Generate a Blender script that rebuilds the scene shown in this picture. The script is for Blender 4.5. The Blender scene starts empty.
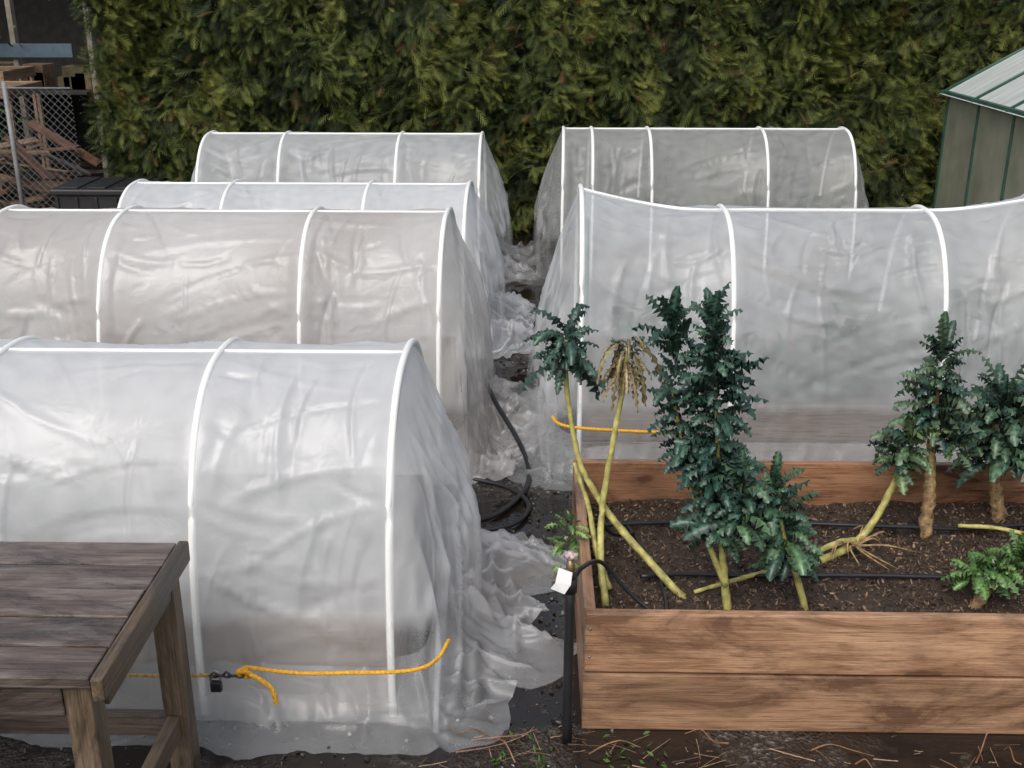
import bpy, math, random
import numpy as np
from mathutils import Vector, Matrix, noise
random.seed(5); rng=np.random.default_rng(7)
S=bpy.context.scene
COL=S.collection
def N3(x,y,z): return noise.noise(Vector((x,y,z)))
# ---------------------------------------------------------------- materials
def newmat(name):
    m=bpy.data.materials.new(name); m.use_nodes=True
    nt=m.node_tree; nt.nodes.clear()
    out=nt.nodes.new('ShaderNodeOutputMaterial')
    return m,nt,out
def nd(nt,t,**k):
    n=nt.nodes.new(t)
    for a,b in k.items():
        if a.startswith('i_'): n.inputs[a[2:].replace('_',' ')].default_value=b
        else: setattr(n,a,b)
    return n
def ramp(nt,src,stops):
    r=nt.nodes.new('ShaderNodeValToRGB'); e=r.color_ramp.elements
    while len(e)<len(stops): e.new(0.5)
    for k,(p,c) in enumerate(stops):
        e[k].position=p
        if not hasattr(c,'__len__'): c=(c,c,c)
        e[k].color=(c[0],c[1],c[2],1)
    nt.links.new(src,r.inputs[0]); return r.outputs[0]
def noisen(nt,vec,scale,detail=5,rough=.55,dist=0,col=False):
    n=nd(nt,'ShaderNodeTexNoise'); n.inputs['Scale'].default_value=scale
    n.inputs['Detail'].default_value=detail; n.inputs['Roughness'].default_value=rough
    n.inputs['Distortion'].default_value=dist
    if vec is not None: nt.links.new(vec,n.inputs['Vector'])
    return n.outputs['Color' if col else 'Fac']
def mixc(nt,f,a,b,mode='MIX'):
    m=nd(nt,'ShaderNodeMix',data_type='RGBA',blend_type=mode)
    for s,v in ((0,f),(6,a),(7,b)):
        if isinstance(v,bpy.types.NodeSocket): nt.links.new(v,m.inputs[s])
        elif s==0: m.inputs[s].default_value=v
        else: m.inputs[s].default_value=(v[0],v[1],v[2],1)
    return m.outputs[2]
def bump(nt,h,strength,dist,normal=None):
    b=nd(nt,'ShaderNodeBump'); b.inputs['Strength'].default_value=strength
    b.inputs['Distance'].default_value=dist
    nt.links.new(h,b.inputs['Height'])
    if normal is not None: nt.links.new(normal,b.inputs['Normal'])
    return b.outputs[0]
def setc(nt,sock,v):
    if isinstance(v,bpy.types.NodeSocket): nt.links.new(v,sock)
    elif hasattr(v,'__len__'): sock.default_value=(v[0],v[1],v[2],1)
    else: sock.default_value=v
def princ(nt,out,color,rough=.6,normal=None,metal=0,spec=.5):
    p=nd(nt,'ShaderNodeBsdfPrincipled')
    setc(nt,p.inputs['Base Color'],color); setc(nt,p.inputs['Roughness'],rough)
    p.inputs['Metallic'].default_value=metal
    p.inputs['Specular IOR Level'].default_value=spec
    if normal is not None: nt.links.new(normal,p.inputs['Normal'])
    nt.links.new(p.outputs[0],out.inputs[0]); return p
def objvec(nt,scale=(1,1,1),rand=False):
    tc=nd(nt,'ShaderNodeTexCoord'); mp=nd(nt,'ShaderNodeMapping')
    mp.inputs['Scale'].default_value=scale
    nt.links.new(tc.outputs['Object'],mp.inputs['Vector'])
    if rand:
        oi=nd(nt,'ShaderNodeObjectInfo'); mu=nd(nt,'ShaderNodeMath',operation='MULTIPLY'); mu.inputs[1].default_value=37.
        nt.links.new(oi.outputs['Random'],mu.inputs[0]); cb=nd(nt,'ShaderNodeCombineXYZ')
        for k in range(3): nt.links.new(mu.outputs[0],cb.inputs[k])
        nt.links.new(cb.outputs[0],mp.inputs['Location'])
        return mp.outputs[0],oi.outputs['Random']
    return mp.outputs[0]
def m_plain(name,color,rough=.6,var=.25,scale=8,metal=0,bmp=.1):
    m,nt,out=newmat(name); v=objvec(nt)
    n=noisen(nt,v,scale,3)
    lo=[c*(1-var) for c in color]; hi=[min(1,c*(1+var)) for c in color]
    c=ramp(nt,n,[(.3,lo),(.7,hi)])
    princ(nt,out,c,rough,bump(nt,n,bmp,.01) if bmp else None,metal); return m
def m_wood(name,axis,dark,mid,light,rough=.55,stain=.6,knots=True,grime=(.03,.02,.015),green=0,bleach=0):
    m,nt,out=newmat(name)
    def sc(a,b): return {'X':(a,b,b),'Y':(b,a,b),'Z':(b,b,a)}[axis]
    v,r=objvec(nt,sc(1.1,34),True); v2,_=objvec(nt,(1,1,1),True); vk,_=objvec(nt,sc(2.2,4.5),True)
    vb,_=objvec(nt,sc(1.8,5.5),True)
    n=noisen(nt,v,2.2,7,.7,.7)
    c=ramp(nt,n,[(.30,dark),(.46,mid),(.68,light)])
    nb=noisen(nt,vb,1.3,5,.65,1.)
    c=mixc(nt,ramp(nt,nb,[(.42,.0),(.62,.6)]),c,light,'MIX') if not bleach else mixc(nt,ramp(nt,nb,[(.46,0),(.66,bleach)]),c,(.28,.25,.225))
    n3=noisen(nt,v,6,4,.7)
    c=mixc(nt,ramp(nt,n3,[(.52,0),(.66,.65)]),c,[d*.6 for d in dark])
    n2=noisen(nt,vb,.8,8,.72,.9)
    f=ramp(nt,n2,[(.44,0),(.50,stain*.30),(.53,stain*.5),(.60,stain)])
    c=mixc(nt,f,c,grime)
    if knots:
        dm=nd(nt,'ShaderNodeVectorMath',operation='MULTIPLY_ADD'); nc=noisen(nt,vk,2.5,2,.5,0,True)
        nt.links.new(nc,dm.inputs[0]); dm.inputs[1].default_value=(.25,.25,.25); nt.links.new(vk,dm.inputs[2])
        vo=nd(nt,'ShaderNodeTexVoronoi'); vo.inputs['Scale'].default_value=.8
        nt.links.new(dm.outputs[0],vo.inputs['Vector'])
        c=mixc(nt,ramp(nt,vo.outputs['Distance'],[(.12,.9),(.17,.75),(.19,.35),(.32,0)]),c,(.06,.022,.012))
    if green:
        ng=noisen(nt,v2,2.3,4,.6)
        c=mixc(nt,ramp(nt,ng,[(.58,0),(.68,green)]),c,(.10,.12,.05))
    rr=ramp(nt,r,[(0,.82),(1,1.12)])
    c=mixc(nt,1.,c,rr,'MULTIPLY')
    ro=ramp(nt,n2,[(.4,rough),(.6,rough*.5)])
    princ(nt,out,c,ro,bump(nt,n,.55,.006)); return m
def m_attr(name,rough=.6,nscale=60,var=.35,spec=.4,transl=0,plain=False):
    m,nt,out=newmat(name)
    a=nd(nt,'ShaderNodeAttribute',attribute_name='Col')
    c=a.outputs['Color']
    if not plain:
        v=objvec(nt); n=noisen(nt,v,nscale,1)
        c=mixc(nt,1.,c,ramp(nt,n,[(.3,1-var),(.7,1+var)]),'MULTIPLY')
    p=princ(nt,out,c,rough,None,0,spec)
    return m
def m_film(name,gloss=.05,bscale=12,bs=.35):
    # colour and opacity come from vertex data of the film itself (dirt, condensation)
    m,nt,out=newmat(name); v=objvec(nt)
    a=nd(nt,'ShaderNodeAttribute',attribute_name='Col')
    w3=noisen(nt,v,bscale,2,.6,.6)
    bn=bump(nt,w3,bs,.012)
    d=nd(nt,'ShaderNodeBsdfDiffuse'); t=nd(nt,'ShaderNodeBsdfTranslucent')
    g=nd(nt,'ShaderNodeBsdfGlossy'); g.inputs['Roughness'].default_value=.27
    tr=nd(nt,'ShaderNodeBsdfTransparent')
    for s in (d,t): nt.links.new(a.outputs['Color'],s.inputs[0]); nt.links.new(bn,s.inputs['Normal'])
    nt.links.new(bn,g.inputs['Normal'])
    m1=nd(nt,'ShaderNodeMixShader'); m1.inputs[0].default_value=.30
    nt.links.new(d.outputs[0],m1.inputs[1]); nt.links.new(t.outputs[0],m1.inputs[2])
    m3=nd(nt,'ShaderNodeMixShader'); m3.inputs[0].default_value=gloss
    nt.links.new(m1.outputs[0],m3.inputs[1]); nt.links.new(g.outputs[0],m3.inputs[2])
    m2=nd(nt,'ShaderNodeMixShader')
    nt.links.new(a.outputs['Alpha'],m2.inputs[0])
    nt.links.new(tr.outputs[0],m2.inputs[1]); nt.links.new(m3.outputs[0],m2.inputs[2])
    nt.links.new(m2.outputs[0],out.inputs[0]); return m
# ---------------------------------------------------------------- mesh helpers
def empty(name,loc=(0,0,0)):
    e=bpy.data.objects.new(name,None); e.empty_display_size=.2; COL.objects.link(e); e.location=loc; return e
def mk(name,verts,faces,mat,parent=None,smooth=False,cols=None):
    me=bpy.data.meshes.new(name)
    if isinstance(verts,np.ndarray): verts=verts.tolist()
    if isinstance(faces,np.ndarray): faces=faces.tolist()
    me.from_pydata(verts,[],faces); 
    if smooth: me.polygons.foreach_set('use_smooth',[True]*len(me.polygons))
    if cols is not None:
        cols=np.asarray(cols)
        a=me.color_attributes.new('Col','FLOAT_COLOR','POINT')
        c=np.ones((len(me.vertices),4)); c[:,:cols.shape[1]]=cols; a.data.foreach_set('color',c.ravel())
    me.update(); o=bpy.data.objects.new(name,me); COL.objects.link(o)
    if mat: me.materials.append(mat)
    if parent: o.parent=parent
    return o
def box(name,lo,hi,mat,parent=None,bev=.004,jit=0):
    x0,y0,z0=lo; x1,y1,z1=hi
    vs=[[x,y,z] for z in (z0,z1) for y in (y0,y1) for x in (x0,x1)]
    if jit: vs=[[a+random.uniform(-jit,jit) for a in v] for v in vs]
    fs=[(0,2,3,1),(4,5,7,6),(0,1,5,4),(2,6,7,3),(0,4,6,2),(1,3,7,5)]
    o=mk(name,vs,fs,mat,parent)
    if bev:
        b=o.modifiers.new('b','BEVEL'); b.width=bev; b.segments=2
    return o
def cat(pts,n=8):
    P=[Vector(p) for p in pts]; P=[P[0]*2-P[1]]+P+[P[-1]*2-P[-2]]; out=[]
    for i in range(1,len(P)-2):
        for k in range(n):
            t=k/n; a,b,c,d=P[i-1:i+3]
            out.append(.5*((2*b)+(c-a)*t+(2*a-5*b+4*c-d)*t*t+(3*b-a-3*c+d)*t**3))
    out.append(P[-2]); return out
def tubegeo(path,rad,seg=8,bumpy=0,seed=0):
    vs=[];fs=[];n=len(path)
    ref=Vector((0,0,1))
    for i,p in enumerate(path):
        t=(path[min(i+1,n-1)]-path[max(i-1,0)]).normalized()
        r_=ref if abs(t.dot(ref))<.95 else Vector((1,0,0))
        u=t.cross(r_).normalized(); w=t.cross(u)
        r=rad(i/(n-1)) if callable(rad) else rad
        for k in range(seg):
            a=2*math.pi*k/seg; rr=r
            if bumpy: rr*=1+bumpy*N3(i*.7+seed,k*1.1,seed*3.1)
            vs.append(list(p+(u*math.cos(a)+w*math.sin(a))*rr))
    for i in range(n-1):
        for k in range(seg):
            k2=(k+1)%seg; fs.append((i*seg+k,i*seg+k2,(i+1)*seg+k2,(i+1)*seg+k))
    fs.append(tuple(range(seg))[::-1]); fs.append(tuple((n-1)*seg+k for k in range(seg)))
    return vs,fs
def tube(name,pts,rad,mat,parent=None,seg=8,smooth_n=8,bumpy=0,seed=0):
    path=cat(pts,smooth_n) if smooth_n>1 else [Vector(p) for p in pts]
    v,f=tubegeo(path,rad,seg,bumpy,seed); return mk(name,v,f,mat,parent,True)
def scatter(name,bv,bf,pos,R,scale,cols,mat,parent=None,smooth=False,vcol=None):
    bv=np.array(bv,float); N=len(pos); k=len(bv)
    V=bv[None]*scale[:,None,:]
    V=np.einsum('nij,nkj->nki',R,V)+pos[:,None,:]
    F=[]
    L=set(len(f) for f in bf)
    for ln in L:
        b=np.array([f for f in bf if len(f)==ln])
        F+= (b[None]+ (np.arange(N)*k)[:,None,None]).reshape(-1,ln).tolist()
    C=np.repeat(cols[:,None,:],k,1)
    if vcol is not None: C=C*np.array(vcol)[None,:,:]
    return mk(name,V.reshape(-1,3),F,mat,parent,smooth,C.reshape(-1,3))
def basis(d,roll):
    d=d/np.linalg.norm(d,axis=1,keepdims=True)
    up=np.tile([0,0,1.],(len(d),1)); up[np.abs(d[:,2])>.97]=[1,0,0]
    s=np.cross(up,d); s/=np.linalg.norm(s,axis=1,keepdims=True); u=np.cross(d,s)
    c=np.cos(roll)[:,None]; sn=np.sin(roll)[:,None]
    s2=s*c+u*sn; u2=-s*sn+u*c
    return np.stack([d,s2,u2],axis=2)
def randrot(n):
    d=rng.normal(size=(n,3)); return basis(d,rng.uniform(0,6.28,n))
# ---------------------------------------------------------------- materials list
cedar_X=m_wood('cedar_board_x','X',(.16,.075,.040),(.36,.19,.105),(.50,.31,.19),.5,.8,True,(.105,.052,.030),.6)
cedar_Y=m_wood('cedar_board_y','Y',(.16,.075,.040),(.36,.19,.105),(.50,.31,.19),.5,.7,True,(.10,.045,.026),.4)
cedar_D=m_wood('cedar_board_wet','X',(.13,.055,.028),(.29,.135,.068),(.43,.23,.13),.45,.85,True,(.075,.034,.02),.3)
grey_X=m_wood('aged_board_x','X',(.07,.055,.045),(.16,.115,.09),(.25,.19,.15),.7,.3)
grey_Y=m_wood('aged_board_y','Y',(.07,.055,.045),(.16,.115,.09),(.25,.19,.15),.7,.3)
tab_X=m_wood('table_wood_x','X',(.030,.019,.016),(.095,.064,.053),(.18,.135,.115),.42,.9,False,(.016,.010,.009),0,.6)
tab_Y=m_wood('table_wood_y','Y',(.05,.032,.02),(.15,.10,.06),(.27,.19,.12),.6,.8,False,(.022,.015,.010),.5,.3)
tab_Z=m_wood('table_wood_z','Z',(.05,.035,.022),(.15,.105,.065),(.25,.18,.12),.6,.8,False,(.022,.015,.010),.5,.3)
pvc=m_plain('pvc_white',(.86,.86,.84),.45,.06,5,bmp=0)
blk=m_plain('black_rubber',(.018,.018,.02),.4,.3)
rope_m=m_plain('yellow_rope',(.75,.38,.02),.6,.25,90,bmp=.5)
metal=m_plain('galvanised',(.35,.35,.36),.4,.2,30,.8)
brass=m_plain('brass',(.20,.15,.08),.4,.3,30,.7)
pink=m_plain('faded_red_handle',(.50,.38,.37),.5,.35,60)
white=m_plain('white_tag',(.85,.85,.85),.5,.05)
# ---------------------------------------------------------------- ground
def ground_mat():
    m,nt,out=newmat('wet_gravel'); v=objvec(nt)
    vo=nd(nt,'ShaderNodeTexVoronoi'); vo.inputs['Scale'].default_value=75; nt.links.new(v,vo.inputs['Vector'])
    sx=nd(nt,'ShaderNodeSeparateColor'); nt.links.new(vo.outputs['Color'],sx.inputs[0])
    c=ramp(nt,sx.outputs[0],[(0,(.014,.012,.010)),(.55,(.038,.033,.028)),(.85,(.09,.08,.07)),(1,(.18,.17,.15))])
    n=noisen(nt,v,2.2,6); n2=noisen(nt,v,1.9,4,.6,.4)
    c=mixc(nt,ramp(nt,n,[(.42,0),(.56,.9)]),c,(.026,.016,.011))
    wet=ramp(nt,n2,[(.46,0),(.50,1)])
    c=mixc(nt,wet,c,(.014,.010,.008))
    flat=mixc(nt,wet,vo.outputs['Distance'],(.3,.3,.3))
    b=bump(nt,flat,.7,.012); b=bump(nt,n,.18,.05,b)
    ro=mixc(nt,wet,(.28,.28,.28),(.03,.03,.03))
    princ(nt,out,c,ro,b,0,.6); return m
gm=ground_mat()
mk('ground',[(-150,-60,0),(150,-60,0),(150,250,0),(-150,250,0)],[(0,1,2,3)],gm)
ico=[(0,0,1),(.9,0,.3),(.3,.85,.3),(-.7,.5,.35),(-.7,-.5,.3),(.3,-.85,.35),(.7,.5,-.4),(-.3,.8,-.4),(-.9,0,-.4),(-.3,-.8,-.4),(.7,-.5,-.4)]
icf=[(0,1,2),(0,2,3),(0,3,4),(0,4,5),(0,5,1),(1,6,2),(2,6,7),(2,7,3),(3,7,8),(3,8,4),(4,8,9),(4,9,5),(5,9,10),(5,10,1),(1,10,6)]
n=24000
P=np.c_[rng.uniform(-2.4,3.4,n),rng.uniform(2.4,7.5,n),np.zeros(n)]
keep=~((P[:,0]>.18)&(P[:,1]>3.24)&(P[:,1]<4.56))&~((P[:,0]<-.5)&(P[:,1]>3.3)&(P[:,1]<7))
dens=np.array([N3(p[0]*1.6,p[1]*1.6,3.) for p in P]); keep&=(dens>.05+.45*(P[:,0]>.3)+rng.uniform(-.4,.3,n))
P=P[keep]; n=len(P)
s=.003+.011*rng.random(n)**3; P[:,2]=s*.25
g=.022+.24*rng.random(n)**3
scatter('gravel',ico,icf,P,randrot(n),np.c_[s,s*rng.uniform(.6,1,n),s*.7],np.c_[g,g*rng.uniform(.9,.98,n),g*rng.uniform(.78,.93,n)],m_attr('stone',.22,80,.3,.6),smooth=False)
n=420
P=np.c_[rng.uniform(-.4,3.2,n),rng.uniform(2.6,3.22,n),rng.uniform(.006,.02,n)]
a=rng.normal(0,.8,n); d=np.c_[np.cos(a),np.sin(a)*.8,rng.normal(0,.08,n)]
base=[(-.5,-.5,-.5),(-.5,.5,-.5),(-.5,0,.5),(0,-.4,.2),(0,.6,.1),(0,.1,.9),(.5,-.6,-.4),(.5,.3,-.5),(.5,-.1,.3)]
bf=[(0,1,4,3),(1,2,5,4),(2,0,3,5),(3,4,7,6),(4,5,8,7),(5,3,6,8)]
L=.02+.16*rng.random(n)**3; w=.0016+.002*rng.random(n)
g=rng.random(n)[:,None]
scatter('twigs',base,bf,P,basis(d,rng.uniform(0,6,n)),np.c_[L,w,w],g*np.array([.36,.25,.15])+(1-g)*np.array([.08,.04,.025]),m_attr('twig',.6))
vs=[];fs=[]
for k in range(46):
    x=random.uniform(-.3,2.6); y=random.uniform(2.75,3.2); a=random.uniform(-1,1)+(math.pi if random.random()<.5 else 0); l=random.uniform(.08,.34)
    pts=[(x,y,.012)]; 
    for q in range(3):
        a+=random.uniform(-.6,.6); x+=math.cos(a)*l/3; y+=math.sin(a)*l/3*.8; pts.append((x,min(y,3.22),random.uniform(.008,.05)))
    v,f=tubegeo(cat(pts,5),lambda t:.0032-.0020*t,5); b=len(vs); vs+=v; fs+=[tuple(i+b for i in q) for q in f]
mk('bramble_prunings',vs,fs,m_plain('bramble',(.22,.11,.06),.6,.5,20))
# small weeds at the foot of the bed
n=90
cx_=rng.choice([-.1,.02,.30,.42],n); P=np.c_[cx_+rng.normal(0,.03,n),3.05+rng.normal(0,.06,n),np.full(n,.004)]
dd=rng.normal(size=(n,3)); dd[:,2]=abs(dd[:,2])*.6+.15
scatter('weeds',[(0,0,0),(.5,.22,.08),(1,0,0),(.5,-.22,.08)],[(0,1,2,3)],P,basis(dd,rng.uniform(0,6,n)),np.tile([.03,.03,.03],(n,1)),np.tile([.06,.12,.02],(n,1))*rng.uniform(.6,1.4,(n,1)),m_attr('weed_leaf',.5,plain=True))
# ---------------------------------------------------------------- row cover tunnels
filmM=m_film('polythene_film',.05,11,.38)
filmG=m_film('polythene_film_loose',.09,12,.2)
def crease(U,W,segs):
    """sum of sharp tent folds along segments. U,W arrays; segs list (u0,w0,u1,w1,amp,width)"""
    D=np.zeros_like(U)
    for (u0,w0,u1,w1,A,wd) in segs:
        m=(U>min(u0,u1)-.15)&(U<max(u0,u1)+.15)&(W>min(w0,w1)-.15)&(W<max(w0,w1)+.15)
        if not m.any(): continue
        Um,Wm=U[m],W[m]
        du,dw=u1-u0,w1-w0; l2=du*du+dw*dw+1e-9
        t=np.clip(((Um-u0)*du+(Wm-w0)*dw)/l2,0,1)
        d=np.hypot(Um-(u0+du*t)-.06*np.sin(np.pi*t)*dw,Wm-(w0+dw*t)+.06*np.sin(np.pi*t)*du)
        x=d/wd
        D[m]+=A*np.clip(1-x,0,1)**1.5*(np.sin(np.pi*np.clip(t*.9+.08,0,1))**.6)
    return D
def make_tunnel(x0,x1,c,h,hoops,seed,tint,dirt,alpha,dirtcol=(.40,.36,.33),a=.63,endL=.25,endR=.25,skL=.18,skR=.18,lift=0.,detail=1.,plants=1.,low=.3,cr_=1.):
    E=empty('row_cover_tunnel')
    R_=random.Random(int(seed*10))
    n_=2.55
    def prof(th,hh,aa):
        cs,sn=math.cos(th),math.sin(th)
        return -aa*math.copysign(abs(cs)**(2/n_),cs), hh*abs(sn)**(2/n_)
    hh0=sorted(hoops)
    def height(x):
        t=max(0,1-abs(x-x0)/.55)**1.2+max(0,1-abs(x-x1)/.5)**1.2*.7
        return h+lift*t
    NX=int(280*detail); NE=int(80*detail); NT=int(180*detail)
    xs=[('L',e) for e in np.linspace(1,1/NE,NE)]+[('M',x) for x in np.linspace(x0,x1,NX)]+[('R',e) for e in np.linspace(1/NE,1,NE)]
    W=NT+1
    th=np.pi*np.arange(W)/NT
    ps=np.array([prof(t,h,a) for t in th]); arc=np.r_[0,np.cumsum(np.hypot(*(ps[1:]-ps[:-1]).T))]; AL=arc[-1]
    X_,A_=np.meshgrid(np.linspace(x0,x1,NX),arc,indexing='ij')
    segs=[]
    for u0,u1 in zip(hh0[:-1],hh0[1:]):
        wv=u1-u0; cnt=int(28+32*wv)
        for sd in (0,1):
            for k in range(cnt):
                kind=R_.random()
                s0=R_.uniform(.15,.98)*AL*.5
                if kind<.45:
                    hx_=u0 if R_.random()<.5 else u1; dr=1 if hx_==u0 else -1
                    l=R_.uniform(.15,.85)*wv; p=(hx_+dr*.02,s0,hx_+dr*l,s0-R_.uniform(.02,.35)*(1.2*l+.1))
                elif kind<.74:
                    xx=R_.uniform(u0+.05,u1-.05); l=R_.uniform(.15,.6); p=(xx,s0,xx+R_.uniform(-.10,.10),s0-l)
                else:
                    xx=R_.uniform(u0,u1); l=R_.uniform(.08,.3); an=R_.uniform(-.6,.6); p=(xx,s0,xx+l*math.cos(an),s0+l*math.sin(an)*.6)
                A=R_.choice((1,1,-1))*R_.uniform(.003,.013)*cr_; wd=R_.uniform(.011,.040)
                p=(p[0],max(.02,p[1]),p[2],max(.02,p[3]))
                if sd: p=(p[0],AL-p[1],p[2],AL-p[3])
                segs.append(p+(A,wd))
    CM=crease(X_,A_,segs)
    CE={}
    ee=np.array([q for k,q in xs if k=='R'])
    for kd in 'LR':
        Y_,E_=np.meshgrid(ps[:,0],ee,indexing='xy')
        segs=[]
        for k in range(70):
            y0=R_.uniform(-a,a); e0=R_.uniform(0,.45); e1=e0+R_.uniform(.35,.9); dy=R_.uniform(-.25,.25)+.25*y0*(R_.random())
            segs.append((y0,e0,y0+dy,min(1.05,e1),R_.choice((1,1,-.7))*R_.uniform(.006,.034),R_.uniform(.016,.055)))
        for k in range(26):
            y0=R_.uniform(-a,a); e0=R_.uniform(.1,.95); an=R_.uniform(0,3.14); l=R_.uniform(.15,.4)
            segs.append((y0,e0,y0+l*math.cos(an),e0+l*math.sin(an),R_.choice((1,-1))*R_.uniform(.004,.010),R_.uniform(.015,.04)))
        CE[kd]=crease(Y_,E_,segs)
    V=[];C=[]
    def shade(X,Y,Z,al_add=0):
        n1=.5+.5*N3(X*1.4+seed,Y*1.4,Z*1.4)*1.3+.18*N3(X*5,Y*5,Z*5+seed); n2=.5+.6*N3(X*13,Y*13,Z*13+seed)
        f=min(1,max(0,(n1-.38)/.4)*dirt+max(0,n2-.5)*dirt*.9)
        col=[t*(1-f)+d*f for t,d in zip(tint,dirtcol)]
        al=alpha+.22*(n1-.5)+.16*(n2-.5)
        lw=1 if Z<.36 else max(0,1-(Z-.36)/.07)
        al-=low*lw*(.85+.3*n2)
        if Z<.05: al-=.06
        return col+[min(.96,max(.12,al+al_add))]
    im=0;iL=NE-1;iR=0
    for kind,q in xs:
        for j in range(W):
            t_=th[j]
            if kind=='M':
                x=q; e=0; hs=height(x); out=0
            else:
                e=q; xe=x0 if kind=='L' else x1; sg=-1 if kind=='L' else 1
                hs=height(xe)*(1-e)**.9+.001; x=xe; out=(endL if kind=='L' else endR)
            yy,zz=prof(t_,hs,a+.011)
            if kind=='M':
                d=min(abs(x-hx) for hx in hh0)
                m=min(1,d/.08); m=m*m*(3-2*m)
                gap=1
                for u0,u1 in zip(hh0[:-1],hh0[1:]):
                    if u0<=x<=u1: gap=math.sin(math.pi*(x-u0)/(u1-u0))
                sa=abs(math.sin(2*t_)); ridge=abs(math.cos(t_))
                ms=min(1,ridge/.13)
                r3=N3(x*1.5,arc[j]*1.2,seed+4)
                dn=(-.055*gap*sa + CM[im,j] + .016*r3)*m*ms - .004*m
                low_=max(0,1-zz/.42)
                nl=math.hypot(yy/(a*a),zz/(hs*hs)); ny=yy/(a*a)/nl; nz=zz/(hs*hs)/nl
                if low_>0:
                    vfold=N3(x*4.5+seed+.4*N3(x*2,zz*4,seed),zz*1.2,seed)
                    dn=max(dn,-.02)+low_*(.05*max(0,vfold)+.02)
                yy+=ny*dn; zz+=nz*dn*.8
            else:
                u=yy/a
                cr=CE[kind][(iL if kind=='L' else iR),j]
                ease=min(1,e*4)
                lf=N3(yy*2.2+seed,e*1.5,seed+6)
                off=out*(1-(1-e)**1.8)*(.6+.4*(1-u*u))+ease*(cr*(.30+.8*e)+.05*lf*e+.012)
                x=xe+sg*max(off,.013*ease)
                lw_=max(0,1-zz/.45)
                yy*=1+.05*lw_+.06*e; yy+=ease*.03*N3(zz*4,e*5,seed)
            z_=max(zz,.006)
            V.append((x,c+yy,z_)); C.append(shade(x,c+yy,z_,-.09 if kind!='M' else 0))
        if kind=='M': im+=1
        elif kind=='L': iL-=1
        else: iR+=1
    F=[]
    for i in range(len(xs)-1):
        for j in range(NT): F.append((i*W+j,i*W+j+1,(i+1)*W+j+1,(i+1)*W+j))
    mk('plastic_film',V,F,filmM,E,True,C)
    ns=int(900*detail); nq=42
    X0,X1=x0-endL*.8,x1+endR*.8; Y0,Y1=c-a-.045,c+a+.045
    cx,cy=(X0+X1)/2,(Y0+Y1)/2; hx,hy=(X1-X0)/2,(Y1-Y0)/2
    XY=[];NQ=[]
    for k in range(ns):
        s_=k/ns*4; side=int(s_); t=(s_-side)*2-1
        p={0:(t,-1),1:(1,t),2:(-t,1),3:(-1,-t)}[side]
        px,py=p; l=(abs(px)**7+abs(py)**7)**(1/7); px,py=px/l,py/l
        nx_,ny_=abs(px)**6*math.copysign(1,px),abs(py)**6*math.copysign(1,py); ll=math.hypot(nx_,ny_)
        px,py,nx_,ny_=cx+px*hx,cy+py*hy,nx_/ll,ny_/ll
        big=nx_*nx_; sk=(skR if nx_>0 else skL)*big
        wq=.11+.11*N3(px*1.9+seed,py*1.9,seed)+.06*N3(px*5,py*5,seed)+sk*(1+1.2*N3(py*2.3+seed,seed,1)+.7*N3(py*6,seed,5))
        wq=max(.05,wq)
        for q in range(nq):
            t=q/(nq-1); o=-.09+t*(wq+.09)
            X=px+nx_*o+.012*t*N3(px*30,py*30,seed); Y=py+ny_*o+.012*t*N3(px*30,py*30,seed+5)
            XY.append((X,Y)); NQ.append((t,big))
    XY=np.array(XY); NQ=np.array(NQ)
    segs=[]
    for k in range(360):
        if R_.random()<.62:
            right=R_.random()<.5
            X=(X1 if right else X0)+(1 if right else -1)*R_.uniform(-.08,.28); Y=R_.uniform(Y0-.1,Y1+.1)
            an=R_.gauss(0,.75) if right else math.pi+R_.gauss(0,.75)
            A=R_.uniform(.012,.070); l=R_.uniform(.10,.40)
        else:
            X=R_.uniform(X0,X1); fr=R_.random()<.6; Y=Y0-R_.uniform(-.03,.1) if fr else Y1+R_.uniform(-.03,.1); an=R_.uniform(0,3.14); A=R_.uniform(.008,.035); l=R_.uniform(.06,.28)
        segs.append((X,Y,X+l*math.cos(an),Y+l*math.sin(an),A*R_.choice((1,1,1,-.3)),R_.uniform(.014,.05)))
    CS=crease(XY[:,0],XY[:,1],segs)
    t=NQ[:,0]; big=NQ[:,1]
    lowf=np.array([N3(x*3,y*3,seed+8) for x,y in XY])
    z=.20*(1-t)**2.2+np.clip(CS*np.minimum(1,t*5+.25),-.01,.13)*(1-.35*t)+np.clip(.07*lowf*(.3+big),0,1)*(1-t)+.007
    z=np.maximum(z,.006)
    V=np.c_[XY,z]; C=[shade(*p,.0) for p in V]
    F=[]
    for k in range(ns):
        k2=(k+1)%ns
        for q in range(nq-1): F.append((k*nq+q,k*nq+q+1,k2*nq+q+1,k2*nq+q))
    mk('loose_film_skirt',V,F,filmG,E,True,C)
    for hx_ in hoops:
        path=[]; ln=random.uniform(-.03,.01)
        hs=height(hx_)
        for j in range(49):
            t_=math.pi*j/48
            y,z=prof(t_,hs,a); path.append(Vector((hx_+ln*math.cos(t_)*.6,c+y,max(.02,z))))
        v,f=tubegeo(path,.0138,10); mk('hoop',v,f,pvc,E,True)
    pth=[(x,c,height(x)-.008) for x in np.linspace(x0,x1,9)]
    tube('ridge_pole',pth,.0125,pvc,E,8,4)
    b=.55
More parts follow.
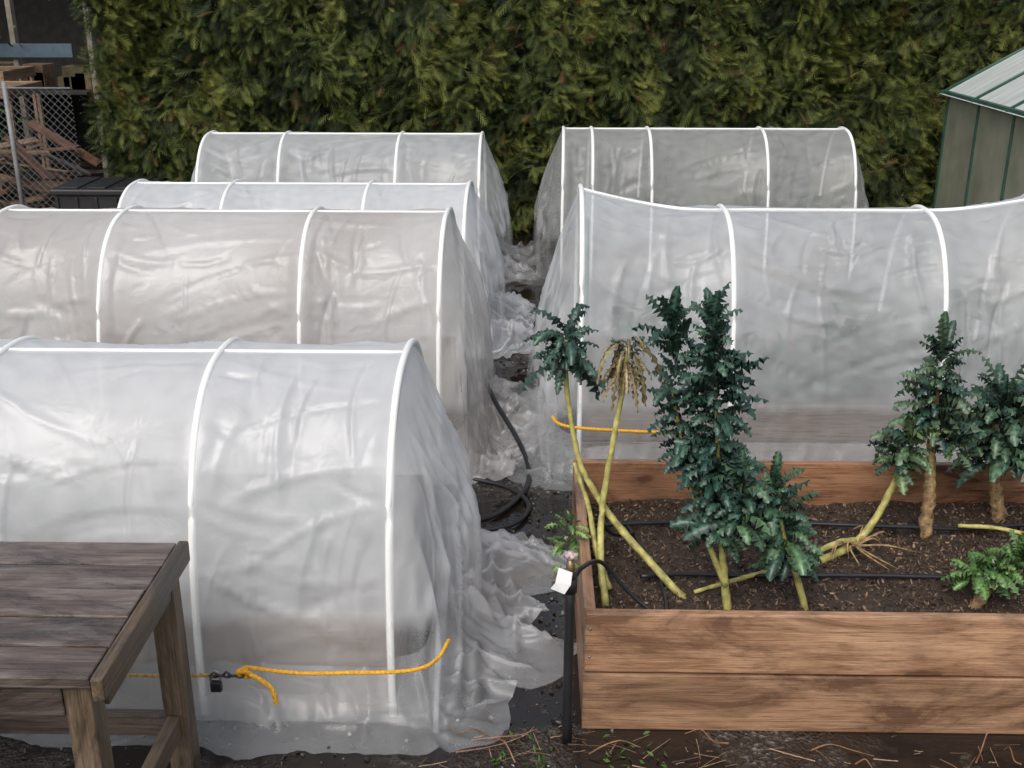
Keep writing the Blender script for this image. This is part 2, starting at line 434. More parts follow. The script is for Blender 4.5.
    for (nm,lo,hi,mt) in (('board_front_low',(x0+.01,c-b-.04,.0),(x1-.01,c-b,.19),grey_X),('board_front_high',(x0+.01,c-b-.04,.195),(x1-.01,c-b,.40),grey_X),
      ('board_back',(x0+.01,c+b,.0),(x1-.01,c+b+.04,.40),grey_X),('board_left',(x0+.01,c-b+.002,.0),(x0+.05,c+b-.002,.398),grey_Y),('board_right',(x1-.05,c-b+.002,.0),(x1-.01,c+b-.002,.398),grey_Y)):
        box(nm,lo,hi,mt,E)
    box('soil',(x0+.055,c-b+.003,.0),(x1-.055,c+b-.003,.34),soilm,E,0)
    nn=int(420*plants)
    xx=rng.uniform(x0+.2,x1-.2,nn)
    PP=np.c_[xx,rng.uniform(c-.38,c+.30,nn),.36+rng.random(nn)*.36*np.array([.3+1.2*max(0,N3(x_*2.2,seed,1)+.2) for x_ in xx])]
    lf=[(0,0,0),(.5,.28,.08),(1,0,0),(.5,-.28,.08)]
    dd=rng.normal(size=(nn,3)); dd[:,2]=abs(dd[:,2])*.5+.1
    scatter('seedlings',lf,[(0,1,2,3)],PP,basis(dd,rng.uniform(0,6,nn)),np.tile([.13,.13,.13],(nn,1))*rng.uniform(.6,1.3,(nn,1)),np.tile([.025,.065,.03],(nn,1)),leafm,E)
    return E
soilm=m_plain('dark_soil',(.046,.029,.019),.7,.5,40,bmp=.8)
leafm=m_attr('leaf_plain',.5,30,.3,.4,plain=True)
clean=(.87,.885,.915)
make_tunnel(-2.92,-.48,3.92,1.185,[-2.92,-2.0,-1.18,-.48],3.3,clean,.12,.66,skR=.30,skL=.1,plants=.7,low=.30,cr_=1.1)
make_tunnel(-2.92,-.48,5.98,1.305,[-2.92,-2.25,-1.21,-.48],11.7,(.74,.725,.72),.5,.72,(.45,.40,.37),skR=.2,detail=.8,plants=.4,cr_=1.25)
make_tunnel(-2.92,-.48,8.0,1.105,[-2.92,-2.2,-1.2,-.48],23.1,clean,.12,.68,skR=.18,detail=.6,plants=.3,cr_=1.4)
make_tunnel(-2.92,-.48,10.0,1.205,[-2.92,-2.23,-1.2,-.48],31.9,(.83,.85,.88),.2,.50,skR=.14,detail=.6,plants=.8,cr_=1.7)
R2T=make_tunnel(.25,2.74,5.98,1.325,[.25,1.03,2.12,2.74],47.3,(.83,.855,.885),.14,.48,lift=.11,endL=.26,skL=.13,detail=.9,plants=2.4,low=.22,cr_=1.5)
make_tunnel(.25,2.74,10.0,1.255,[.25,.5,1.0,2.0,2.74],53.9,(.66,.67,.67),.4,.45,(.36,.36,.34),skL=.12,detail=.6,cr_=1.7)
tube('support_stake',[(.285,5.80,.0),(.285,5.84,.6),(.28,5.9,1.28)],.016,m_plain('teal_stake',(.05,.16,.14),.5),R2T,8,4)
# ---------------------------------------------------------------- kale bed
B=empty('raised_garden_bed')
bx0,bx1,by0,by1=.18,2.66,3.25,4.55
box('front_board_low',(bx0,by0,0),(bx1,by0+.04,.229),cedar_X,B,.005,.0018)
box('front_board_high',(bx0+.002,by0+.004,.237),(bx1,by0+.04,.47),cedar_X,B,.007,.0018)
box('back_board_low',(bx0,by1-.04,0),(bx1,by1,.232),cedar_D,B,.005)
box('back_board_high',(bx0,by1-.04,.237),(bx1,by1,.47),cedar_D,B,.005)
for nm,xa in (('left',bx0),('right',bx1-.04)):
    box(nm+'_board_low',(xa,by0+.043,0),(xa+.04,by1-.043,.232),cedar_Y,B,.005)
    box(nm+'_board_high',(xa,by0+.043,.237),(xa+.04,by1-.043,.468),cedar_Y,B,.005)
for x in (bx0+.02,bx1-.02):
    for z in (.06,.17,.30,.41): 
        tube('screw',[(x,by0-.001,z),(x,by0+.004,z)],.004,metal,B,8,1)
nx,ny=150,80; V=[];F=[]
for i in range(nx):
    for j in range(ny):
        x=bx0+.041+(bx1-bx0-.082)*i/(nx-1); y=by0+.041+(by1-by0-.082)*j/(ny-1)
        V.append((x,y,.285+.03*N3(x*2.5,y*2.5,1)+.012*N3(x*11,y*11,4)+.008*N3(x*35,y*35,4)))
for i in range(nx-1):
    for j in range(ny-1): F.append((i*ny+j,(i+1)*ny+j,(i+1)*ny+j+1,i*ny+j+1))
mk('soil',V,F,soilm,B,True)
n=15000
P=np.c_[rng.uniform(bx0+.06,bx1-.06,n),rng.uniform(by0+.06,by1-.06,n),np.zeros(n)]
P[:,2]=[.29+.03*N3(p[0]*2.5,p[1]*2.5,1)+.012*N3(p[0]*11,p[1]*11,4) for p in P]
s=.0025+.010*rng.random(n)**2.8; g=rng.random(n)[:,None]**2.8
scatter('bark_mulch',ico,icf,P,randrot(n),np.c_[s*1.5,s*.6,s*.35],g*np.array([.32,.22,.15])+(1-g)*np.array([.04,.024,.017]),m_attr('mulch',.7,60,.3),B)
for k,(yy,) in enumerate(((3.80,),(4.22,))):
    pts=[(.42 if k==0 else bx0+.06,yy-.05,.33)]+[(x,yy+.05*N3(x*1.3,k*7.7,2),.315+.012*N3(x*3,k*5.,1)) for x in np.linspace(.6,2.6,9)]
    tube('drip_hose',pts,.0095,blk,B,8,6)
tube('drip_supply',[(.13,3.22,.60),(.17,3.32,.61),(.25,3.48,.54),(.36,3.50,.40),(.48,3.48,.32),(.5,3.7,.31),(.46,3.95,.32),(.4,4.2,.32)],.008,blk,B,8,8)
tube('drip_supply_b',[(.22,3.9,.50),(.27,3.95,.46),(.33,4.0,.38),(.42,4.1,.33)],.009,blk,B,8,8)
# ---------------------------------------------------------------- kale
stem_m=m_plain('kale_stem',(.44,.40,.13),.5,.45,25,bmp=.5)
trunk_m=m_plain('kale_trunk',(.34,.22,.11),.65,.6,45,bmp=.9)
kale_m=m_attr('kale_leaf',.38,45,.3,.55)
def leafgeo(base,d,L,Wd,seed,droop,col,V,F,C):
    d=Vector(d).normalized(); side=d.cross(Vector((0,0,1)))
    if side.length<.1: side=Vector((1,0,0))
    side.normalize(); 
    ns,nu=16,5; b=len(V); p=Vector(base); cur=d.copy()
    roll=N3(seed*3.3,1,2)*1.4
    for i in range(ns):
        t=i/(ns-1)
        up=side.cross(cur).normalized()
        sd=side*math.cos(roll)+up*math.sin(roll); up2=sd.cross(cur).normalized()
        env=min(1,(t/.32))**.8*(1-max(0,(t-.55)/.45)**2.5*.75)
        wv=Wd*(.10+env*(1.0+.28*math.sin(i*2.6+seed)))
        for k in range(nu):
            u=(k/(nu-1)-.5)*2
            ru=1.05*Wd*abs(u)**1.4*math.sin(i*2.6+seed*7+(2.2 if u>0 else 0))*env
            q=p+sd*(u*wv)+up2*(ru-.55*Wd*u*u*env)
            V.append(tuple(q))
            f=1.0+.65*abs(u)*math.sin(i*2.6+seed*7+(2.2 if u>0 else 0))
            if k==2: f=1.9
            f*=.75+.5*t
            C.append((col[0]*f,col[1]*f,col[2]*f))
        p=p+cur*(L/(ns-1))
        cur=(cur+Vector((0,0,-droop*(.4+1.2*t)/(ns-1)))).normalized()
    for i in range(ns-1):
        for k in range(nu-1): F.append((b+i*nu+k,b+i*nu+k+1,b+(i+1)*nu+k+1,b+(i+1)*nu+k))
def foliage(name,path,nl,L,W,parent,t0=0.,colA=(.014,.040,.030),colB=(.042,.082,.056),droop=1.4,spread=1.,up0=.35,seed=0,wtop=.75):
    pth=cat(path,10); V=[];F=[];C=[]
    for i in range(nl):
        t=t0+(1-t0)*((i+.5)/nl)
        k=t*(len(pth)-1); p=pth[int(k)].lerp(pth[min(len(pth)-1,int(k)+1)],k-int(k))
        az=i*2.39996+random.uniform(-.6,.6); e=up0+.9*(t**4)+random.uniform(-.5,.5)
        d=(math.cos(az)*math.cos(e),math.sin(az)*math.cos(e),math.sin(e))
        clump=1+.28*math.sin(t*17+seed*2.1)
        sz=(1-(1-wtop)*t**2)*random.uniform(.45,1.3)*clump
        g=random.random()**1.5; cc=[a*(1-g)+b*g for a,b in zip(colA,colB)]
        q=Vector(p)+Vector(d)*random.uniform(0,.03)*spread
        leafgeo(q,d,L*sz,W*sz**.6,seed+i*1.37,droop*random.uniform(.5,1.9),cc,V,F,C)
    return mk(name,V,F,kale_m,parent,True,np.array(C))
K=empty('kale_plant')
tube('stem',[(.735,3.60,.27),(.71,3.61,.45),(.69,3.62,.62),(.67,3.64,.85),(.64,3.65,1.15)],lambda t:.017-.011*t,stem_m,K,8,8,.3,1)
foliage('leaves',[(.69,3.62,.64),(.67,3.63,.8),(.65,3.65,1.1),(.617,3.65,1.39)],290,.142,.017,K,seed=1,up0=.45,wtop=.82)
tube('stem_branch',[(.72,3.60,.38),(.62,3.66,.62),(.56,3.71,.85),(.50,3.74,1.1)],lambda t:.013-.008*t,stem_m,K,8,8,.3,2)
foliage('leaves_branch',[(.60,3.67,.78),(.54,3.72,.98),(.484,3.75,1.34)],120,.115,.015,K,.10,seed=2,up0=.45,wtop=1.)
foliage('leaves_low',[(.66,3.56,.58),(.74,3.55,.68),(.74,3.57,.84)],80,.13,.018,K,seed=3,colB=(.075,.135,.065))
K=empty('kale_plant')
tube('stem',[(1.03,3.61,.27),(.98,3.6,.42),(.93,3.6,.55),(.89,3.6,.7)],lambda t:.015-.009*t,stem_m,K,8,8,.3,3)
foliage('leaves',[(.96,3.6,.48),(.90,3.6,.62),(.864,3.6,.80)],105,.13,.018,K,seed=4,colB=(.065,.125,.06))
K=empty('kale_plant')
tube('stem',[(.585,3.678,.27),(.44,3.77,.40),(.30,3.85,.543),(.20,3.89,.70),(.162,3.9,.82),(.125,3.9,1.05),(.118,3.9,1.24)],lambda t:.016-.008*t,stem_m,K,8,8,.3,4)
foliage('leaves',[(.123,3.9,1.12),(.12,3.9,1.20),(.118,3.9,1.26)],60,.15,.015,K,seed=5,up0=.25,droop=1.9)
K=empty('kale_plant')
tube('stem',[(.28,3.62,.27),(.262,3.72,.42),(.266,3.8,.59),(.30,3.83,.85),(.335,3.85,1.1),(.346,3.85,1.23)],lambda t:.015-.006*t,stem_m,K,8,8,.3,5)
foliage('leaves_withered',[(.335,3.85,1.14),(.346,3.85,1.27)],40,.16,.008,K,seed=6,colA=(.12,.10,.04),colB=(.30,.22,.11),up0=-.6,droop=3.6,wtop=1)
foliage('leaves_tip',[(.35,3.85,1.20),(.356,3.85,1.25)],12,.05,.009,K,seed=16,up0=.5)
K=empty('kale_plant')
tube('stem',[(.30,3.75,.27),(.25,3.82,.40),(.22,3.9,.55),(.16,3.95,.72)],lambda t:.014-.006*t,stem_m,K,8,8,.3,6)
foliage('leaves',[(.13,3.72,.36),(.14,3.8,.46),(.15,3.85,.52)],28,.09,.011,K,seed=7,colA=(.06,.12,.03),colB=(.16,.24,.07))
K=empty('kale_plant')
tube('trunk',[(1.671,4.208,.27),(1.66,4.2,.45),(1.65,4.2,.60),(1.637,4.2,.72),(1.635,4.2,.95)],lambda t:.030-.018*t,trunk_m,K,9,8,.6,7)
foliage('leaves',[(1.64,4.2,.76),(1.635,4.2,.88),(1.632,4.2,1.10)],130,.14,.018,K,seed=8,colB=(.08,.125,.06),wtop=.7)
foliage('leaves_side',[(1.72,4.2,.66),(1.74,4.2,.76)],30,.11,.017,K,seed=28,colB=(.11,.16,.07))
K=empty('kale_plant')
tube('stem',[(1.12,3.93,.29),(1.30,4.05,.30),(1.40,4.1,.38),(1.48,4.12,.56),(1.52,4.12,.68)],lambda t:.018-.006*t,stem_m,K,8,8,.3,8)
tube('stem_fallen',[(.62,3.69,.30),(.82,3.78,.31),(1.02,3.86,.33),(1.25,4.02,.34),(1.38,4.1,.31)],lambda t:.008+.006*t,stem_m,K,8,8,.4,9)
for k in range(12):
    a=random.uniform(-3,1.2); l=random.uniform(.1,.28)
    tube('root',[(1.33,4.05,.31),(1.33+math.cos(a)*l*.5,4.05+math.sin(a)*l*.5,.35),(1.33+math.cos(a+.4)*l,4.05+math.sin(a+.4)*l*.7,.30)],lambda t:.007-.005*t,trunk_m,K,5,5,.4,k)
foliage('leaves',[(1.47,4.12,.62),(1.53,4.12,.76)],60,.13,.018,K,seed=9,colB=(.095,.145,.06))
K=empty('kale_plant')
tube('trunk',[(2.04,4.36,.27),(2.0,4.34,.42),(1.96,4.32,.55),(1.93,4.3,.75)],lambda t:.032-.018*t,trunk_m,K,9,8,.6,10)
foliage('leaves',[(2.02,4.33,.56),(1.96,4.3,.68),(1.94,4.3,.84)],190,.17,.020,K,seed=10,colB=(.07,.12,.065),spread=3,wtop=.9)
K=empty('kale_plant')
tube('trunk',[(1.66,3.63,.27),(1.70,3.64,.34),(1.76,3.66,.40)],lambda t:.024-.008*t,trunk_m,K,9,8,.6,11)
foliage('leaves',[(1.64,3.64,.39),(1.72,3.65,.43),(1.84,3.66,.46)],130,.085,.015,K,seed=11,colA=(.045,.10,.025),colB=(.09,.16,.045),wtop=1)
K=empty('kale_plant')
tube('stem',[(2.2,3.95,.28),(2.1,4.05,.34),(1.95,4.15,.345),(1.8,4.2,.33)],.009,stem_m,K,8,8,.3,12)
foliage('leaves',[(2.2,3.9,.33),(2.22,3.92,.5),(2.24,3.92,.62)],50,.12,.018,K,seed=12)
# ---------------------------------------------------------------- standpipe
T=empty('garden_water_spigot')
px,py=.125,3.18
tube('pipe',[(px,py,0),(px,py,.2),(px,py,.45),(px,py,.64)],.017,blk,T,12,2)
tube('collar',[(px,py,.60),(px,py,.65)],.024,blk,T,12,1)
tube('valve_body',[(px,py,.65),(px,py,.72)],lambda t:.018-.006*t,brass,T,12,2)
tube('spout',[(px,py,.68),(px-.03,py-.02,.68),(px-.045,py-.03,.665),(px-.05,py-.035,.64)],.011,brass,T,10,4)
for k in range(5):
    a=k*math.pi*.4
    tube('handle_lobe',[(px,py,.738),(px+.022*math.cos(a),py+.022*math.sin(a),.736)],.008,pink,T,8,1)
tube('handle_hub',[(px,py,.72),(px,py,.748)],.011,pink,T,10,1)
tube('hose_connector',[(px,py,.6),(.13,3.22,.60)],.011,blk,T,8,1)
mk('paper_tag',[(px-.04,py-.045,.715),(px+.005,py-.05,.70),(px,py-.06,.66),(px-.05,py-.055,.665),(px-.065,py-.05,.64),(px-.02,py-.06,.625)],[(0,1,2,3),(3,2,5,4)],white,T)
tube('garden_hose',[(-.34,6.2,.35),(-.22,5.9,.22),(-.08,5.6,.10),(-.02,5.35,.03),(-.06,5.1,.02),(-.2,4.85,.02),(-.38,4.75,.03)],.014,blk,None,8,8)
tube('garden_hose',[(-.45,5.3,.03),(-.25,5.25,.02),(-.1,5.15,.02),(-.02,4.95,.02),(-.12,4.75,.02),(-.4,4.68,.02)],.012,blk,None,8,8)
# ---------------------------------------------------------------- ropes
def rope(name,pts,r,parent):
    p=cat(pts,14); vs=[];fs=[]
    for s_ in range(3):
        q=[]; ln=0; fine=[]
        for i in range(len(p)-1):
            for k in range(4): fine.append(p[i].lerp(p[i+1],k/4))
        for i,pp in enumerate(fine):
            t=(fine[min(i+1,len(fine)-1)]-fine[max(0,i-1)]).normalized(); 
            if i: ln+=(pp-fine[i-1]).length
            u=t.cross(Vector((.1,.2,1))).normalized(); w=t.cross(u); a=ln*120+s_*2.094
            q.append(pp+(u*math.cos(a)+w*math.sin(a))*r*.5)
        v,f=tubegeo(q,r*.62,6); b=len(vs); vs+=v; fs+=[tuple(x+b for x in ff) for ff in f]
    return mk(name,vs,fs,rope_m,parent,True)
R=empty('tie_down_rope')
rope('strand_right',[(-.98,3.18,.29),(-.8,3.175,.272),(-.6,3.175,.276),(-.46,3.175,.282),(-.37,3.19,.29),(-.32,3.24,.30),(-.29,3.31,.325)],.0065,R)
rope('strand_left',[(-2.9,3.185,.27),(-1.9,3.185,.262),(-1.3,3.18,.25),(-1.06,3.175,.262)],.006,R).data.materials[0]=m_plain('dirty_rope',(.42,.27,.08),.7,.5,90)
rope('loose_end',[(-.99,3.16,.29),(-.93,3.15,.265),(-.89,3.14,.24),(-.875,3.135,.205),(-.872,3.135,.175)],.0078,R)
rope('knot',[(-1.0,3.17,.275),(-.975,3.15,.295),(-.96,3.16,.27),(-.985,3.17,.262),(-1.0,3.155,.285),(-.97,3.17,.295)],.0085,R)
R2=empty('padlock')
dmet=m_plain('dark_metal',(.08,.08,.09),.35,.2,30,.8)
box('body',(-1.10,3.15,.205),(-1.06,3.17,.245),dmet,R2,.005)
tube('shackle',[(-1.097,3.16,.245),(-1.097,3.16,.272),(-1.08,3.16,.286),(-1.064,3.16,.272),(-1.064,3.16,.245)],.0045,metal,R2,6,5)
for k in range(5):
    x=-1.085+k*.022
    tube('chain_link',[(x-.014,3.16,.268),(x,3.16-(.008 if k%2 else 0),.274+(0 if k%2 else .008)),(x+.014,3.16,.268),(x,3.16+(.008 if k%2 else 0),.262),(x-.014,3.16,.268)],.0045,dmet,R2,6,5)
R=empty('tie_down_rope')
rope('strand',[(.10,5.34,.355),(.13,5.26,.35),(.22,5.22,.343),(.5,5.21,.330),(.85,5.215,.318)],.008,R)
# ---------------------------------------------------------------- table
T=empty('wooden_table'); H=.86
tx0,tx1,ty0,ty1=-2.5,-1.07,2.30,3.02
ys=np.linspace(ty0,ty1,6)
for k in range(5):
    o=box('plank_%d'%(k+1),(tx0,ys[k]+.004,H-.032+random.uniform(-.003,.003)),(tx1-.037,ys[k+1]-.004,H+random.uniform(-.004,.001)),tab_X,T,.005,.0025)
box('end_trim',(tx1-.033,ty0-.004,H-.07),(tx1,ty1+.004,H+.002),tab_Y,T,.008,.002)
box('front_apron',(tx0+.06,ty0+.02,H-.13),(tx1-.12,ty0+.055,H-.036),tab_X,T)
box('back_apron',(tx0+.06,ty1-.055,H-.13),(tx1-.12,ty1-.02,H-.036),tab_X,T)
box('side_apron',(tx1-.075,ty0+.10,H-.15),(tx1-.037,ty1-.10,H-.036),tab_Y,T)
for nm,lx,ly in (('leg_1',tx1-.12,ty0+.02),('leg_2',tx1-.11,ty1-.09),('leg_3',tx0+.05,ty0+.02),('leg_4',tx0+.05,ty1-.09)):
    box(nm,(lx,ly,0),(lx+.075,ly+.07,H-.034),tab_Z,T,.006,.003)
box('stretcher_back',(tx0+.12,ty1-.07,.18),(tx1-.115,ty1-.035,.26),tab_X,T)
box('stretcher_side',(tx1-.10,ty0+.09,.20),(tx1-.06,ty1-.095,.28),tab_Y,T)
# ---------------------------------------------------------------- hedge
def hedge():
    E=empty('conifer_hedge')
    def surf(x,z):
        return 11.40-.42*N3(x*.9,z*.8,5)-.22*N3(x*2.4,z*2.2,9)-.09*N3(x*7,z*5,2)
    N_=48000
    xs=rng.uniform(-4.9,6.3,N_); zs=np.where(rng.random(N_)<.88,2.75*rng.random(N_),2.75+.75*rng.random(N_))
    dp=rng.random(N_)**1.7*.32
    ysf=np.array([surf(x,z) for x,z in zip(xs,zs)])
    def lf(z): return -4.5+.22*(N3(z*1.3,1,2)*1.5+.4*N3(z*5,3,2))+.18*(z<.8)
    left=np.array([lf(z) for z in zs]); xs=np.where(xs<left,left+rng.random(N_)*.4,xs)
    nl=3500
    zl=3.5*rng.random(nl); yl=rng.uniform(11.2,13,nl); xl=np.array([lf(z) for z in zl])+rng.random(nl)*.25
    P=np.r_[np.c_[xs,ysf+dp,zs],np.c_[xl,yl,zl]]; n=len(P)
    dpa=np.r_[dp,rng.random(nl)*.3]
    cl=np.array([N3(p[0]*3.2,p[2]*3.,7) for p in P]); cl2=np.array([N3(p[0]*1.1,p[2]*.9,17) for p in P])
    d=np.c_[rng.normal(0,.6,n)+cl*1.6,-.50+rng.normal(0,.25,n),rng.normal(-.30,.55,n)+cl2*.8]
    fv=[];ff=[]
    def blade(x0,y0,x1,y1,w,z0=0,z1=0):
        dx,dy=x1-x0,y1-y0; l=math.hypot(dx,dy); nx_,ny_=-dy/l*w,dx/l*w; b=len(fv)
        fv.extend([(x0+nx_,y0+ny_,z0),(x0-nx_,y0-ny_,z0),(x1-nx_*.35,y1-ny_*.35,z1),(x1+nx_*.35,y1+ny_*.35,z1)])
        ff.append((b,b+1,b+2,b+3))
    blade(0,0,1,0,.020,0,-.16)
    for k,(t,l) in enumerate(((.12,.30),(.30,.33),(.48,.30),(.64,.24),(.80,.15))):
        for s_ in (-1,1):
            blade(t+(.04*s_),0,t+l*.95,s_*l*.62,.020,-.16*t*t,-.16*t*t-.07)
    L=rng.uniform(.09,.23,n)
    g=rng.random(n)
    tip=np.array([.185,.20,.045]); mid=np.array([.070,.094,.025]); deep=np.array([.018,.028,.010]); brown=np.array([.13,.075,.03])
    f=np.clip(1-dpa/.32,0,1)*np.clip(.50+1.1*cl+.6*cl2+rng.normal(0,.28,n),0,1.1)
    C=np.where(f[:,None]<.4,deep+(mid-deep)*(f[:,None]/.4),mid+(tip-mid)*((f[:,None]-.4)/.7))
    C=np.where((g<.03)[:,None],brown,C)
    vc=[(.55+.8*min(1,abs(v[0])),)*3 for v in fv]
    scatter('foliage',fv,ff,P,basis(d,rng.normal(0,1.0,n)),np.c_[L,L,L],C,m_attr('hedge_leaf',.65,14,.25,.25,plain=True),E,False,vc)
    V=[];F=[];NX,NZ=130,40
    for i in range(NX):
        for j in range(NZ):
            x=-4.45+10.7*i/(NX-1); z=3.4*j/(NZ-1); V.append((x,surf(x,z)+.32+.05*N3(x*9,z*9,1),z))
    for i in range(NX-1):
        for j in range(NZ-1): F.append((i*NZ+j,(i+1)*NZ+j,(i+1)*NZ+j+1,i*NZ+j+1))
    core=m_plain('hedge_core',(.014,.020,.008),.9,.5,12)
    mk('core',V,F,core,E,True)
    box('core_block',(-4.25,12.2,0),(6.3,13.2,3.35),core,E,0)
hedge()
# ---------------------------------------------------------------- greenhouse
G=empty('greenhouse')
gfr=m_plain('green_frame',(.03,.085,.06),.45,.2)
m,nt,out=newmat('twinwall_panel'); v=objvec(nt,(1,1,1)); nn=noisen(nt,v,3,5); v3=objvec(nt,(60,60,.4)); n5=noisen(nt,v3,1.5,3)
cc=ramp(nt,nn,[(.3,(.19,.195,.14)),(.7,(.32,.31,.235))]); cc=mixc(nt,ramp(nt,n5,[(.4,0),(.7,.35)]),cc,(.09,.11,.07)); princ(nt,out,cc,.35); wallp=m
m,nt,out=newmat('roof_panel'); v=objvec(nt,(.6,6,.6)); nn=noisen(nt,v,3,5)
cc=ramp(nt,nn,[(.3,(.36,.39,.37)),(.7,(.56,.59,.57))]); princ(nt,out,cc,.45); roofp=m
gx,gx2,gy0,gy1,ev,rd=3.52,5.7,5.6,9.75,1.60,2.22; gm_=(gx+gx2)/2
box('wall_left',(gx+.012,gy0,0),(gx+.022,gy1,ev),wallp,G,0)
box('wall_right',(gx2-.022,gy0,0),(gx2-.012,gy1,ev),wallp,G,0)
for nm,yy in (('front',gy0),('back',gy1)):
    mk('gable_'+nm,[(gx+.02,yy,0),(gx2-.02,yy,0),(gx2-.02,yy,ev),(gm_,yy,rd),(gx+.02,yy,ev)],[(0,1,2,3,4)],wallp,G)
    for k,(a_,b_) in enumerate((((gx,yy,ev),(gm_,yy,rd)),((gm_,yy,rd),(gx2,yy,ev)))): tube('rafter',[a_,b_],.03,gfr,G,6,1)
for sgn,xa in ((1,gx),(-1,gx2)):
    mk('roof_slope',[(xa-.06*sgn,gy0-.03,ev-.02),(xa-.06*sgn,gy1+.03,ev-.02),(gm_,gy1+.03,rd+.02),(gm_,gy0-.03,rd+.02)],[(0,1,2,3)],roofp,G)
for yy in np.arange(gy0,gy1+.1,.69):
    yy=min(yy,gy1)
    for xa in (gx,gx2-.035):
        box('post',(xa,yy-.016,0),(xa+.035,yy+.016,ev-.03),gfr,G,.003)
    for sgn,xa in ((1,gx),(-1,gx2)):
        tube('glazing_bar',[(xa-.06*sgn,yy,ev-.008),(gm_,yy,rd+.03)],.012,gfr,G,6,1)
for xa in (gx-.02,gx2-.02):
    box('eave_gutter',(xa-.03,gy0-.03,ev-.03),(xa+.035,gy1+.03,ev+.012),gfr,G,.004)
    box('base_rail',(xa+.016,gy0,0),(xa+.05,gy1,.09),gfr,G,.003)
tube('ridge_cap',[(gm_,gy0-.03,rd+.03),(gm_,gy1+.03,rd+.03)],.03,gfr,G,6,1)
# ---------------------------------------------------------------- chain-link fence
Fc=empty('chain_link_fence')
fx0,fx1,fy,fh=-9.0,-4.55,11.0,1.5
V=[];F=[]
def wire(p,q,w=.0032):
    p=Vector(p);q=Vector(q); t=(q-p).normalized(); u=t.cross(Vector((0,1,0))).normalized()*w; y=Vector((0,w,0)); b=len(V)
    for c_ in (p,q):
        V.extend([tuple(c_+u),tuple(c_-u*.5+y),tuple(c_-u*.5-y)])
    F.extend([(b,b+1,b+4,b+3),(b+1,b+2,b+5,b+4),(b+2,b,b+3,b+5)])
sp=.075
for k in range(int((fx1-fx0+fh)/sp)):
    xa=fx0-fh+k*sp
    for s_ in (1,-1):
        x_0=xa+(0 if s_>0 else fh); x_1=xa+(fh if s_>0 else 0)
        if max(x_0,x_1)<=fx0 or min(x_0,x_1)>=fx1: continue
        def at(x): return (x-x_0)/(x_1-x_0)*fh
        xa_,xb_=max(min(x_0,x_1),fx0),min(max(x_0,x_1),fx1)
        wire((xa_,fy+.004*s_,at(xa_)),(xb_,fy+.004*s_,at(xb_)))
fm=m_plain('fence_wire',(.08,.085,.085),.5,.3,20,.4)
mk('mesh_wire',V,F,fm,Fc)
for x in (-8.9,-7.1,-5.20): tube('post',[(x,fy,0),(x,fy,fh+.06)],.024,m_plain('dull_steel',(.22,.22,.22),.5,.2),Fc,10,1)
tube('top_rail',[(fx0,fy,fh),(fx1,fy,fh)],.012,metal,Fc,8,1)
Cb=empty('compost_bin')
box('body',(-4.5,10.2,0),(-3.72,10.8,.60),blk,Cb,.02)
box('lid',(-4.54,10.16,.602),(-3.68,10.84,.66),blk,Cb,.015)
for k in range(5): box('rib',(-4.5+k*.185,10.185,.05),(-4.47+k*.185,10.199,.58),blk,Cb,.004)
for k in range(3): box('lid_rib',(-4.45+k*.26,10.2,.662),(-4.28+k*.26,10.8,.672),blk,Cb,.004)
pw=m_wood('pallet_wood','X',(.10,.06,.035),(.22,.13,.075),(.33,.23,.145),.7,.4)
pwy=m_wood('pallet_wood_y','Y',(.10,.06,.035),(.22,.13,.075),(.33,.23,.145),.7,.4)
for ci,(cx,cy,cz) in enumerate(((-6.5,12.9,1.25),(-7.0,13.9,1.35),(-6.3,12.0,.35))):
    E=empty('cold_frame')
    w,d_,hh=1.3,.9,.12
    box('side_a',(cx-w/2,cy-d_/2,cz),(cx+w/2,cy-d_/2+.03,cz+hh),pw,E)
    box('side_b',(cx-w/2,cy+d_/2-.03,cz),(cx+w/2,cy+d_/2,cz+hh),pw,E)
    for k,xx in enumerate((cx-w/2,cx,cx+w/2-.03)): box('rail_%d'%k,(xx,cy-d_/2+.032,cz),(xx+.03,cy+d_/2-.032,cz+hh),pwy,E)
    for xx in (cx-w/2,cx+w/2-.08):
        for yy in (cy-d_/2+.04,cy+d_/2-.1): box('leg',(xx+.032,yy,0),(xx+.07,yy+.05,cz+.1),pw,E)
E=empty('lumber_pile')
cols_=[pw,pwy,m_plain('rust_sheet',(.12,.055,.035),.7,.4),m_plain('grey_board',(.09,.08,.07),.7,.3)]
for k in range(56):
    x=random.uniform(-7.4,-5.0); y=random.uniform(11.3,12.4); L=random.uniform(.5,1.5); a=random.uniform(-.8,.8); z=random.uniform(.1,.9)
    o=box('plank',(-L/2,-.06,-.012),(L/2,.06,.012),random.choice(cols_),E,.002); o.location=(x,y,z); o.rotation_euler=(random.uniform(-.5,.5),random.uniform(-.6,.6),a)
E=empty('storage_shed')
dk=m_plain('shed_dark',(.03,.028,.025),.9,.3); bl=m_plain('blue_fascia',(.07,.105,.14),.6,.2)
box('back_wall',(-12,17.5,0),(-6.0,17.6,4),dk,E)
box('roof',(-12.2,15.4,3.6),(-5.8,17.8,3.7),dk,E)
sp_=m_plain('shed_post',(.22,.19,.16),.7)
for x in (-11,-9,-7.15,-6.1): box('post',(x,15.5,0),(x+.07,15.62,3.6),sp_,E)
box('bench_fascia',(-12,15.45,1.50),(-6.3,15.49,1.68),bl,E)
box('shelf',(-12,15.52,1.0),(-6.2,17.4,1.04),dk,E)
for k in range(14):
    x=random.uniform(-9,-6.3); s_=random.uniform(.15,.4)
    box('crate',(x,15.8,1.045),(x+s_,16.2,1.05+s_),m_plain('crate_%d'%k,random.choice([(.2,.12,.07),(.07,.09,.1),(.14,.13,.11),(.12,.1,.05)]),.7),E)
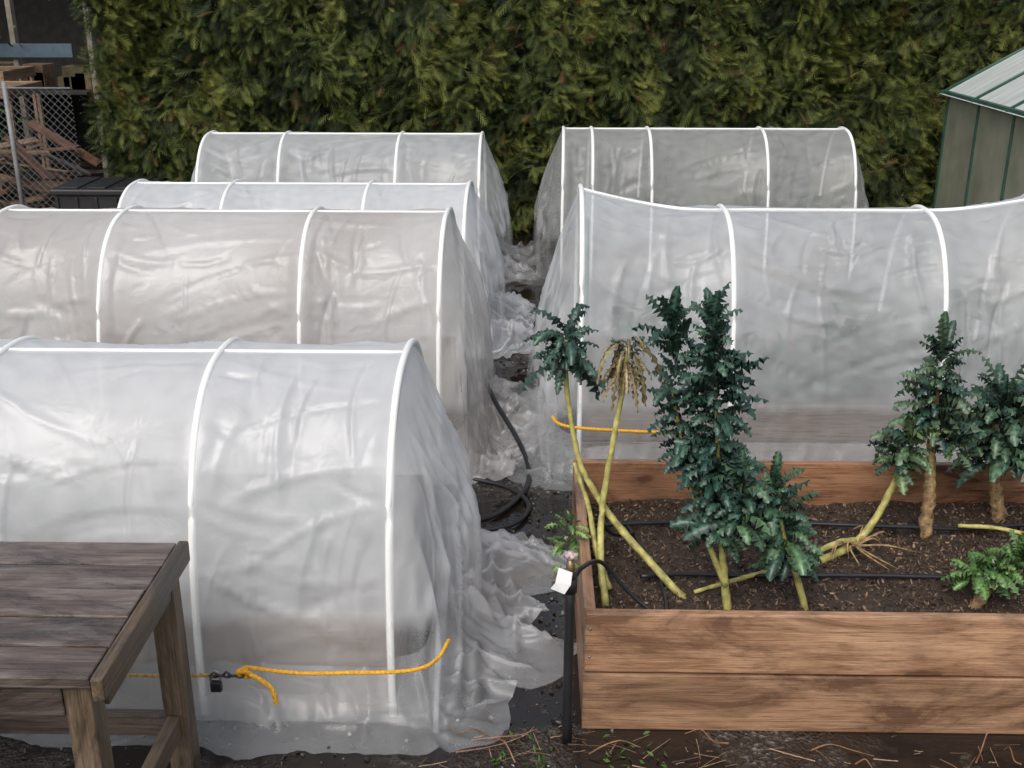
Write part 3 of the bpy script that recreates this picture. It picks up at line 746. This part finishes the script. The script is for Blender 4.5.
n=5000
P=np.c_[rng.normal(-8.6,.6,n),rng.normal(14.6,.4,n),np.abs(rng.normal(1.2,.6,n))]
scatter('shrub',[(0,0,0),(.5,.2,.05),(1,0,0),(.5,-.2,.05)],[(0,1,2,3)],P,randrot(n),np.tile([.13,.16,.13],(n,1)),np.tile([.06,.09,.02],(n,1))*rng.uniform(.4,1.4,(n,1)),leafm)
n=7000
P=np.c_[rng.uniform(-30,30,n),rng.uniform(24,28,n),rng.uniform(0,6,n)]
scatter('distant_trees',[(0,0,0),(.5,.3,.1),(1,0,0),(.5,-.3,.1)],[(0,1,2,3)],P,randrot(n),np.tile([1.1,1.2,1.],(n,1)),np.tile([.04,.055,.02],(n,1))*rng.uniform(.4,1.4,(n,1)),leafm)
# ---------------------------------------------------------------- light
w=bpy.data.worlds.new("World"); S.world=w; w.use_nodes=True; nt=w.node_tree; nt.nodes.clear()
sk=nt.nodes.new('ShaderNodeTexSky'); sk.sky_type='NISHITA'; sk.sun_disc=False
el,rot=math.radians(50),math.radians(200)
sk.sun_elevation=el; sk.sun_rotation=rot; sk.dust_density=4; sk.air_density=1.5
hs=nt.nodes.new('ShaderNodeHueSaturation'); hs.inputs['Saturation'].default_value=.55
bg=nt.nodes.new('ShaderNodeBackground'); bg.inputs[1].default_value=.150
wo=nt.nodes.new('ShaderNodeOutputWorld')
nt.links.new(sk.outputs[0],hs.inputs['Color']); nt.links.new(hs.outputs[0],bg.inputs[0]); nt.links.new(bg.outputs[0],wo.inputs[0])
ld=bpy.data.lights.new('sun','SUN'); ld.energy=1.3; ld.angle=math.radians(30); ld.color=(1,.98,.95)
lo=bpy.data.objects.new('sun',ld); COL.objects.link(lo)
dv=Vector((math.sin(rot)*math.cos(el),math.cos(rot)*math.cos(el),math.sin(el)))
lo.rotation_euler=dv.to_track_quat('Z','Y').to_euler(); lo.location=dv*20
# ---------------------------------------------------------------- camera
cd=bpy.data.cameras.new('camera'); cd.sensor_width=36; cd.lens=38.67; cd.clip_end=600
co=bpy.data.objects.new('camera',cd); COL.objects.link(co)
co.location=(0,0,2.5); co.rotation_euler=(math.radians(69.8),0,math.radians(1.2)); S.camera=co
S.view_settings.view_transform='Standard'; S.view_settings.look='None'; S.view_settings.exposure=0
